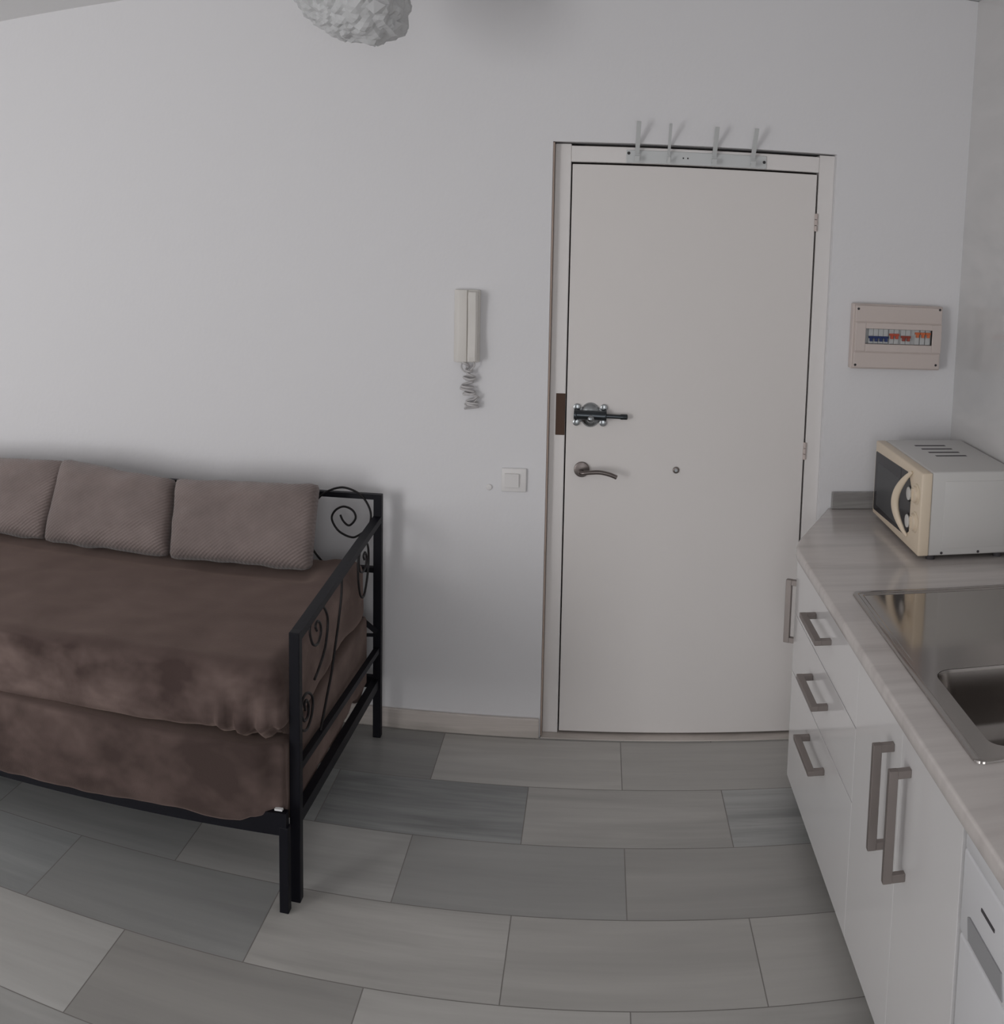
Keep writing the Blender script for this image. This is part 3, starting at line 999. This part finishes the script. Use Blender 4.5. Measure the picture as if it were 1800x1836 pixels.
def cushion(corners, bulge, seed, label):
    """pillow between four border corners (bl, br, tr, tl)"""
    bl, br_, tr, tl = [Vector(c) for c in corners]
    n = 40
    ctr = (bl + br_ + tr + tl) / 4
    ex = ((br_ + tr) / 2 - (bl + tl) / 2).normalized()
    ey = ((tr + tl) / 2 - (bl + br_) / 2)
    ey = (ey - ex * ey.dot(ex)).normalized()
    ez = ex.cross(ey)
    R_ = Matrix((ex, ey, ez)).transposed()
    Ri = R_.inverted()
    q = [Ri @ (c - ctr) for c in (bl, br_, tr, tl)]
    bm = NB()
    grid = {}
    for side in (1, -1):
        for i in range(n + 1):
            for j in range(n + 1):
                if side == -1 and (i in (0, n) or j in (0, n)):
                    grid[side, i, j] = grid[1, i, j]
                    continue
                u, v = i / n, j / n
                a, b = 2 * u - 1, 2 * v - 1
                # edges drawn in between the corners
                pu = u + 0.006 * math.copysign(1, -a) * abs(a) ** 3 * (1 - b * b)
                pv = v + 0.010 * math.copysign(1, -b) * abs(b) ** 3 * (1 - a * a)
                p = q[0] * (1 - pu) * (1 - pv) + q[1] * pu * (1 - pv) + q[2] * pu * pv + q[3] * (1 - pu) * pv
                h = (max(0, 1 - abs(a) ** 4.0) * max(0, 1 - abs(b) ** 3.4)) ** 0.42
                wr = noise.noise((a * 2.2 + seed, b * 2.2, side)) * 0.012 + noise.noise((a * 5 + seed, b * 5, side)) * 0.006
                h2 = bulge * h + wr * h + 0.0004
                p = p + Vector((0, 0, side * h2))
                e = noise.noise((a * 3.3 + seed * 2, b * 3.3, 0.5)) * 0.008
                p.y += e * h * 0.5 if not (i in (0, n) or j in (0, n)) else e
                # softly rounded corners
                cr_ = max(0, abs(a) + abs(b) - 1.86)
                p.x -= math.copysign(cr_ * 0.055, a)
                p.y -= math.copysign(cr_ * 0.050, b)
                grid[side, i, j] = bm.verts.new(p)
    for side in (1, -1):
        for i in range(n):
            for j in range(n):
                f = (grid[side, i, j], grid[side, i + 1, j], grid[side, i + 1, j + 1], grid[side, i, j + 1])
                try:
                    bm.faces.new(f if side == 1 else f[::-1])
                except ValueError:
                    pass
    o = obj('cushion', bm, M_cushion, smooth='all')
    o.matrix_world = Matrix.Translation(ctr) @ R_.to_4x4()
    return tag(o, label, 'cushion', 'taupe cushions along the back of the daybed')


cushion(((-1.402, 3.085, 0.652), (-0.895, 3.085, 0.658), (-0.901, 3.205, 0.920), (-1.425, 3.205, 0.902)), 0.072, 1.0,
        'taupe ribbed cushion nearest the scrolled end of the daybed')
cushion(((-1.905, 3.09, 0.648), (-1.404, 3.095, 0.652), (-1.424, 3.215, 0.899), (-1.880, 3.205, 0.938)), 0.072, 4.4,
        'taupe ribbed cushion in the middle of the three on the daybed')
cushion(((-2.40, 3.10, 0.645), (-1.912, 3.11, 0.645), (-1.862, 3.225, 0.930), (-2.37, 3.225, 0.908)), 0.070, 8.1,
        'taupe ribbed cushion cut off by the left edge of the photo')

# ------------------------------------------------------------------ kitchen run along the right wall
XF = 0.63           # cabinet fronts
WT0, WT1 = 0.805, 0.840
XW = XR - 0.004
YE = 0.55           # end of the run behind the camera's right shoulder


def pull(parent, pts, normal, m=M_handle, name='handle', w=0.019, t=0.015, stand=0.046):
    """square bar handle on two legs: pts are its two end points on the face, normal points out of the face"""
    a, b = Vector(pts[0]), Vector(pts[1])
    nrm = Vector(normal).normalized()
    d = (b - a).normalized()
    bm = NB()
    o_ = nrm * (stand - w / 2)
    up = d.cross(nrm)
    bar(bm, a + o_, b + o_, w, t, up=up)
    for p, s in ((a, 1), (b, -1)):
        c = p + d * s * t * 0.6
        bar(bm, c, c + nrm * (stand - w + 0.001), t * 1.15, t, up=up)
    bmesh.ops.bevel(bm, geom=bm.edges[:], offset=0.0012, segments=1, affect='EDGES')
    return obj(name, bm, m, parent)


# corner unit with an angled door beside the entrance
P0, P1 = (XF, 3.022), (0.832, D - 0.004)
cu = thing('corner_cabinet', 'white corner base cabinet with angled door beside the entrance door', 'cabinet', (0.95, 3.2, 0))
u_ = (Vector((*P1, 0)) - Vector((*P0, 0))).normalized()
n_ = Vector((-u_.y, u_.x, 0))
bm = NB()
prism(bm, [(P0[0] + 0.024, P0[1] + 0.004), (XW, P0[1] + 0.004), (XW, P1[1]), (P1[0] + 0.022, P1[1])], 0.072, WT0 - 0.002)
obj('carcass', bm, M_carcass, cu)
bm = NB()
prism(bm, [(P0[0] + 0.07, P0[1] + 0.004), (XW, P0[1] + 0.004), (XW, P1[1]), (P1[0] + 0.07, P1[1])], 0.0, 0.072)
obj('plinth', bm, M_plinth, cu)
bm = NB()
a = Vector((*P0, 0)) + u_ * 0.003
b = Vector((*P1, 0)) - u_ * 0.004
prism(bm, [(a.x, a.y), (a.x - n_.x * 0.019, a.y - n_.y * 0.019), (b.x - n_.x * 0.019, b.y - n_.y * 0.019), (b.x, b.y)], 0.074, WT0 - 0.006, 0.0015)
dd = obj('door', bm, M_gloss_white, cu)
h0 = Vector((*P0, 0)) + u_ * 0.046
pull(dd, ((h0.x, h0.y, 0.488), (h0.x, h0.y, 0.694)), n_)

# drawer unit
Y1_, Y2_ = 2.245, 3.022
du = thing('drawer_cabinet', 'white base cabinet with three gloss drawers under the worktop', 'cabinet', (0.95, 2.63, 0))
bm = NB()
box(bm, (XF + 0.020, Y1_ + 0.001, 0.072), (XW, Y2_ + 0.003, WT0 - 0.002))
obj('carcass', bm, M_carcass, du)
bm = NB()
box(bm, (XF + 0.075, Y1_ + 0.001, 0.0), (XW, Y2_ + 0.003, 0.0715))
obj('plinth', bm, M_plinth, du)
for z0, z1, zh in ((0.608, WT0 - 0.006, 0.7055), (0.422, 0.6045, 0.5240), (0.074, 0.4185, 0.3430)):
    bm = NB()
    box(bm, (XF, Y1_ + 0.0008, z0), (XF + 0.019, Y2_ - 0.001, z1), 0.0005, 1)
    dr = obj('drawer', bm, M_gloss_white, du)
    pull(dr, ((XF, 2.528, zh), (XF, 2.738, zh)), (-1, 0, 0))

# sink unit with two doors
Y0_ = 1.533
su = thing('sink_cabinet', 'white two door base cabinet under the sink', 'cabinet', (0.95, 1.89, 0))
bm = NB()
box(bm, (XF + 0.020, Y0_, 0.072), (XF + 0.036, Y1_ - 0.001, WT0 - 0.002))
box(bm, (XF + 0.037, Y0_, 0.072), (XW, Y0_ + 0.016, WT0 - 0.002))
box(bm, (XF + 0.037, Y1_ - 0.017, 0.072), (XW, Y1_ - 0.001, WT0 - 0.002))
box(bm, (XF + 0.037, Y0_ + 0.017, 0.072), (XW, Y1_ - 0.018, 0.088))
obj('carcass', bm, M_carcass, su)
bm = NB()
box(bm, (XF + 0.075, Y0_, 0.0), (XW, Y1_ - 0.001, 0.0715))
obj('plinth', bm, M_plinth, su)
YM = 1.889
for y0, y1, yh, z0, z1 in ((YM + 0.0008, Y1_ - 0.0008, 1.944, 0.489, 0.722), (Y0_ + 0.001, YM - 0.0008, 1.826, 0.491, 0.727)):
    bm = NB()
    box(bm, (XF, y0, 0.074), (XF + 0.019, y1, WT0 - 0.006), 0.0005, 1)
    dr = obj('door', bm, M_gloss_white, su)
    pull(dr, ((XF, yh, z0), (XF, yh, z1)), (-1, 0, 0))

# washing machine
wm = thing('washing_machine', 'white washing machine built in under the worktop beside the sink cabinet', 'washing machine', (0.93, 1.22, 0))
WY = 1.521
WX = 0.625
bm = NB()
box(bm, (WX + 0.02, WY - 0.60, 0.0), (XW - 0.02, WY - 0.001, 0.790), 0.01, 3)
obj('body', bm, M_appliance, wm, smooth=40)
bm = NB()
box(bm, (WX, WY - 0.598, 0.752), (WX + 0.022, WY - 0.012, 0.792), 0.006, 3)
obj('top_strip', bm, M_appliance, wm, smooth=40)
bm = NB()
box(bm, (WX + 0.002, WY - 0.598, 0.600), (WX + 0.022, WY - 0.005, 0.7485), 0.006, 3)
fa = obj('fascia', bm, M_appliance, wm, smooth=40)
bm = NB()
box(bm, (WX + 0.0005, WY - 0.152, 0.6915), (WX + 0.003, WY - 0.095, 0.6975), 0.001)
tag(obj('slot', bm, M_mw_dark, fa), 'short dark slot')
bm = NB()
prism(bm, [(WY - 0.200, 0.612), (WY - 0.052, 0.612), (WY - 0.044, 0.648), (WY - 0.052, 0.652), (WY - 0.190, 0.652)], WX - 0.0004, WX + 0.003)
for v in bm.verts:
    v.co = Vector((v.co.z, v.co.x, v.co.y))
tag(obj('grip_recess', bm, M_recess, fa), 'grey drawer grip recess')
bm = NB()
box(bm, (WX + 0.004, WY - 0.598, 0.05), (WX + 0.022, WY - 0.003, 0.596), 0.006, 3)
fp = obj('front_panel', bm, M_appliance, wm, smooth=40)
bm = NB()
disc(bm, (WX + 0.0045, WY - 0.30, 0.33), (-1, 0, 0), 0.20, 0.022, 48, 0.012)
obj('door', bm, M_mw_white, fp, smooth=40)
bm = NB()
disc(bm, (WX - 0.0170, WY - 0.30, 0.33), (-1, 0, 0), 0.145, 0.010, 48, 0.008)
obj('door_glass', bm, M_mw_glass, fp, smooth=40)

# worktop with the sink cut-out and the angled corner
SX0, SX1, SY0, SY1 = 0.676, 1.135, 1.606, 2.530     # outline of the sink
bm = NB()
corner = []
cc, cr = Vector((0.655, 2.905)), 0.05
outer = [(0.605, YE), (XR - 0.0005, YE), (XR - 0.0005, D - 0.0005), (0.808, D - 0.0005), (0.646, 3.055), (0.632, 3.023), (0.621, 2.994), (0.612, 2.964), (0.607, 2.934), (0.605, 2.900)]
hole = [(SX0 + 0.02, SY0 + 0.02), (SX1 - 0.02, SY0 + 0.02), (SX1 - 0.02, SY1 - 0.02), (SX0 + 0.02, SY1 - 0.02)]


def ring_edges(pts, z):
    v = [bm.verts.new((x, y, z)) for x, y in pts]
    e = [bm.edges.new((v[i], v[(i + 1) % len(v)])) for i in range(len(v))]
    return v, e


inset = []
cxm, cym = 0.92, 1.9
EB = 0.007
# rounded front nose: three offset rings from the upper face to the lower face
def offset_poly(pts, d):
    out = []
    n = len(pts)
    for i in range(n):
        p0, p1, p2 = Vector(pts[i - 1]), Vector(pts[i]), Vector(pts[(i + 1) % n])
        d1, d2 = (p1 - p0).normalized(), (p2 - p1).normalized()
        n1, n2 = Vector((-d1.y, d1.x)), Vector((-d2.y, d2.x))
        m = (n1 + n2).normalized()
        out.append(tuple(p1 + m * d / max(0.4, m.dot(n1))))
    return out


rings = []
for d_, z in ((0.0075, WT1), (0.003, WT1 - 0.0012), (0.0, WT1 - 0.006), (0.0, WT0 + 0.006), (0.003, WT0 + 0.0012), (0.0075, WT0)):
    rings.append([bm.verts.new((x, y, z)) for x, y in offset_poly(outer, d_)])
for a, b in zip(rings, rings[1:]):
    for i in range(len(a)):
        j = (i + 1) % len(a)
        bm.faces.new((a[i], b[i], b[j], a[j]))
ht = [bm.verts.new((x, y, WT1)) for x, y in hole]
hb = [bm.verts.new((x, y, WT0)) for x, y in hole]
for i in range(4):
    j = (i + 1) % 4
    bm.faces.new((ht[i], ht[j], hb[j], hb[i]))
for ring_, hl in ((rings[0], ht), (rings[-1], hb)):
    allv = ring_ + hl
    tris = tessellate_polygon([[v.co.copy() for v in ring_], [v.co.copy() for v in hl]])
    for t in tris:
        try:
            bm.faces.new([allv[i] for i in t])
        except ValueError:
            pass
wt = obj('worktop', bm, M_worktop, smooth=50)
recentre(wt, (0.92, 1.97, WT1))
tag(wt, 'streaked grey marble worktop with an angled corner beside the door', 'worktop')
bm = NB()
box(bm, (0.818, D - 0.020, WT1 + 0.0003), (XR - 0.001, D - 0.0008, 0.8985), 0.002)
tag(obj('upstand', bm, M_upstand, wt), 'short grey marble upstand against the far wall')

# ------------------------------------------------------------------ inset sink
sk = thing('sink', 'stainless steel inset sink with drainer set in the marble worktop', 'sink', (0.905, 2.07, WT1))


def rrect(x0, x1, y0, y1, r, k=6):
    pts = []
    for cx, cy, a0 in ((x1 - r, y1 - r, 0), (x0 + r, y1 - r, 90), (x0 + r, y0 + r, 180), (x1 - r, y0 + r, 270)):
        for i in range(k + 1):
            a = math.radians(a0 + 90 * i / k)
            pts.append((cx + r * math.cos(a), cy + r * math.sin(a)))
    return pts


bm = NB()
ZS = WT1 + 0.0055
KS = 6
BO = (0.728, 1.085, 1.652, 2.010)     # bowl opening
DO = (0.700, 1.112, 2.062, 2.510)     # drainer field


def loop(pts, z):
    return [bm.verts.new((x, y, z)) for x, y in pts]


def skin(a, b):
    n = len(a)
    for i in range(n):
        j = (i + 1) % n
        bm.faces.new((a[i], a[j], b[j], b[i]))


o1 = loop(rrect(SX0, SX1, SY0, SY1, 0.020, KS), WT1 + 0.0004)
o2 = loop(rrect(SX0 + 0.001, SX1 - 0.001, SY0 + 0.001, SY1 - 0.001, 0.020, KS), WT1 + 0.004)
o3 = loop(rrect(SX0 + 0.005, SX1 - 0.005, SY0 + 0.005, SY1 - 0.005, 0.018, KS), ZS)
o4 = loop(rrect(SX0 + 0.012, SX1 - 0.012, SY0 + 0.012, SY1 - 0.012, 0.014, KS), ZS)
o5 = loop(rrect(SX0 + 0.015, SX1 - 0.015, SY0 + 0.015, SY1 - 0.015, 0.012, KS), ZS - 0.0022)
for a, b in ((o1, o2), (o2, o3), (o3, o4), (o4, o5)):
    skin(a, b)
b1 = loop(rrect(*BO, 0.040, KS), ZS - 0.0022)
d1 = loop(rrect(*DO, 0.012, KS), ZS - 0.0022)
tr_ = tessellate_polygon([[v.co.copy() for v in o5], [v.co.copy() for v in b1], [v.co.copy() for v in d1]])
allv = o5 + b1 + d1
for t in tr_:
    try:
        bm.faces.new([allv[i] for i in t])
    except ValueError:
        pass
d2 = loop(rrect(DO[0] + 0.004, DO[1] - 0.004, DO[2] + 0.004, DO[3] - 0.004, 0.010, KS), ZS - 0.0048)
skin(d1, d2)
bm.faces.new(d2)
obj('drainer', bm, M_sink, sk, smooth=25)
bm = NB()
bl_ = [loop(rrect(BO[0] + e, BO[1] - e, BO[2] + e, BO[3] - e, r_, KS), ZS - dz) for e, dz, r_ in
       ((0.0005, 0.0028, 0.040), (0.003, 0.010, 0.040), (0.010, 0.08, 0.045), (0.016, 0.125, 0.05), (0.026, 0.146, 0.055), (0.045, 0.157, 0.055), (0.075, 0.160, 0.05))]
for a, b in zip(bl_, bl_[1:]):
    skin(a, b)
bm.faces.new(bl_[-1])
obj('bowl', bm, M_sink_bowl, sk, smooth=50)
bm = NB()
disc(bm, (0.905, 1.83, ZS - 0.1600), (0, 0, 1), 0.042, 0.003, 32, 0.0015)
obj('drain', bm, M_chrome_dark, sk, smooth=40)

# ------------------------------------------------------------------ microwave
mw = thing('microwave', 'microwave oven with cream front and two dials on the worktop', 'microwave', (1.09, 3.02, WT1))
MY0, MY1, MZ0, MZ1, MX0, MX1 = 2.772, 3.280, 0.855, 1.108, 0.935, 1.238
bm = NB()
box(bm, (MX0 + 0.033, MY0 + 0.004, MZ0), (MX1, MY1 - 0.004, MZ1), 0.006, 3)
box(bm, (MX0 + 0.075, MY0 + 0.0022, MZ0 + 0.022), (MX1 - 0.03, MY0 + 0.006, MZ1 - 0.028), 0.002)
body = obj('body', bm, M_mw_body, mw, smooth=40)
for i in range(4):
    y = 3.172 - 0.055 * i
    bm = NB()
    box(bm, (1.037 + 0.006 * i, y - 0.0085, MZ1 - 0.002), (1.143 + 0.005 * i, y + 0.0085, MZ1 + 0.0004))
    tag(obj('vent_slot', bm, M_mw_dark, body), 'dark vent slot in the top')
for x in (1.010, 1.126):
    bm = NB()
    disc(bm, (x, MY0 + 0.0045, MZ0 + 0.0085), (0, -1, 0), 0.0042, 0.002, 14, 0.0008)
    tag(obj('screw', bm, M_mw_dark, body), 'small dark screw')
for x in (0.985, 1.20):
    for y in (MY0 + 0.03, MY1 - 0.03):
        bm = NB()
        disc(bm, (x, y, WT1 + 0.0002), (0, 0, 1), 0.014, MZ0 - WT1 + 0.001, 18, 0.002)
        obj('foot', bm, M_mw_dark, mw)
bm = NB()
box(bm, (MX0, MY0, MZ0 + 0.001), (MX0 + 0.034, MY1, MZ1 - 0.003), 0.005, 3)
front = tag(obj('front', bm, M_mw_cream, mw, smooth=40), 'cream plastic front')
bm = NB()
prism(bm, [(2.868, 0.905), (2.905, 0.884), (3.262, 0.872), (3.267, 0.878), (3.267, 1.066), (3.262, 1.071), (2.912, 1.080), (2.892, 1.068), (2.868, 1.040)], MX0 - 0.0015, MX0 + 0.002)
for v in bm.verts:
    v.co = Vector((v.co.z, v.co.x, v.co.y))
gl = tag(obj('door_glass', bm, M_mw_glass, front), 'glossy black door glass')
bm = NB()
box(bm, (MX0 - 0.0020, 2.990, 0.893), (MX0 - 0.0010, 3.236, 1.040), 0.0004)
obj('viewing_window', bm, M_mw_window, gl)
bm = NB()
box(bm, (MX0 - 0.0019, 2.9745, 0.8835), (MX0 - 0.0012, 2.9765, 1.0785))
obj('seam', bm, M_black, gl)
bm = NB()
hp = []
for i in range(15):
    t = i / 14
    z = 1.090 - 0.202 * t
    s_ = math.sin(math.pi * t)
    hp.append((MX0 - 0.002 - 0.031 * s_ ** 0.8, 2.862 + 0.018 * t + 0.049 * s_, z))
tube(bm, hp, lambda t: 0.004 + 0.006 * math.sin(math.pi * t), 14, k=2, ry=lambda t: 0.0045 + 0.0090 * math.sin(math.pi * t) ** 0.8)
tag(obj('handle', bm, M_mw_cream, front, smooth=60), 'curved cream bow handle')
for z in (1.0195, 0.935):
    bm = NB()
    disc(bm, (MX0 - 0.0005, 2.815, z + 0.014), (-1, 0, 0), 0.031, 0.003, 32, 0.001)
    ring_o = obj('dial_plate', bm, M_mw_cream, front, smooth=40)
    bm = NB()
    disc(bm, (MX0 - 0.0030, 2.815, z + 0.014), (-1, 0, 0), 0.024, 0.009, 32, 0.002)
    bar(bm, (MX0 - 0.013, 2.815, z - 0.004), (MX0 - 0.013, 2.815, z + 0.032), 0.008, 0.006, up=(-1, 0, 0))
    obj('dial', bm, M_mw_cream, front, smooth=40)
    bm = NB()
    disc(bm, (MX0 - 0.0005, 2.880, z), (-1, 0, 0), 0.0245, 0.0025, 32, 0.0008)
    k = obj('button_ring', bm, M_mw_glass, front, smooth=40)
    bm = NB()
    disc(bm, (MX0 - 0.0028, 2.880, z), (-1, 0, 0), 0.0200, 0.003, 32, 0.0012)
    tag(obj('button', bm, M_mw_white, k, smooth=40), 'round white button')
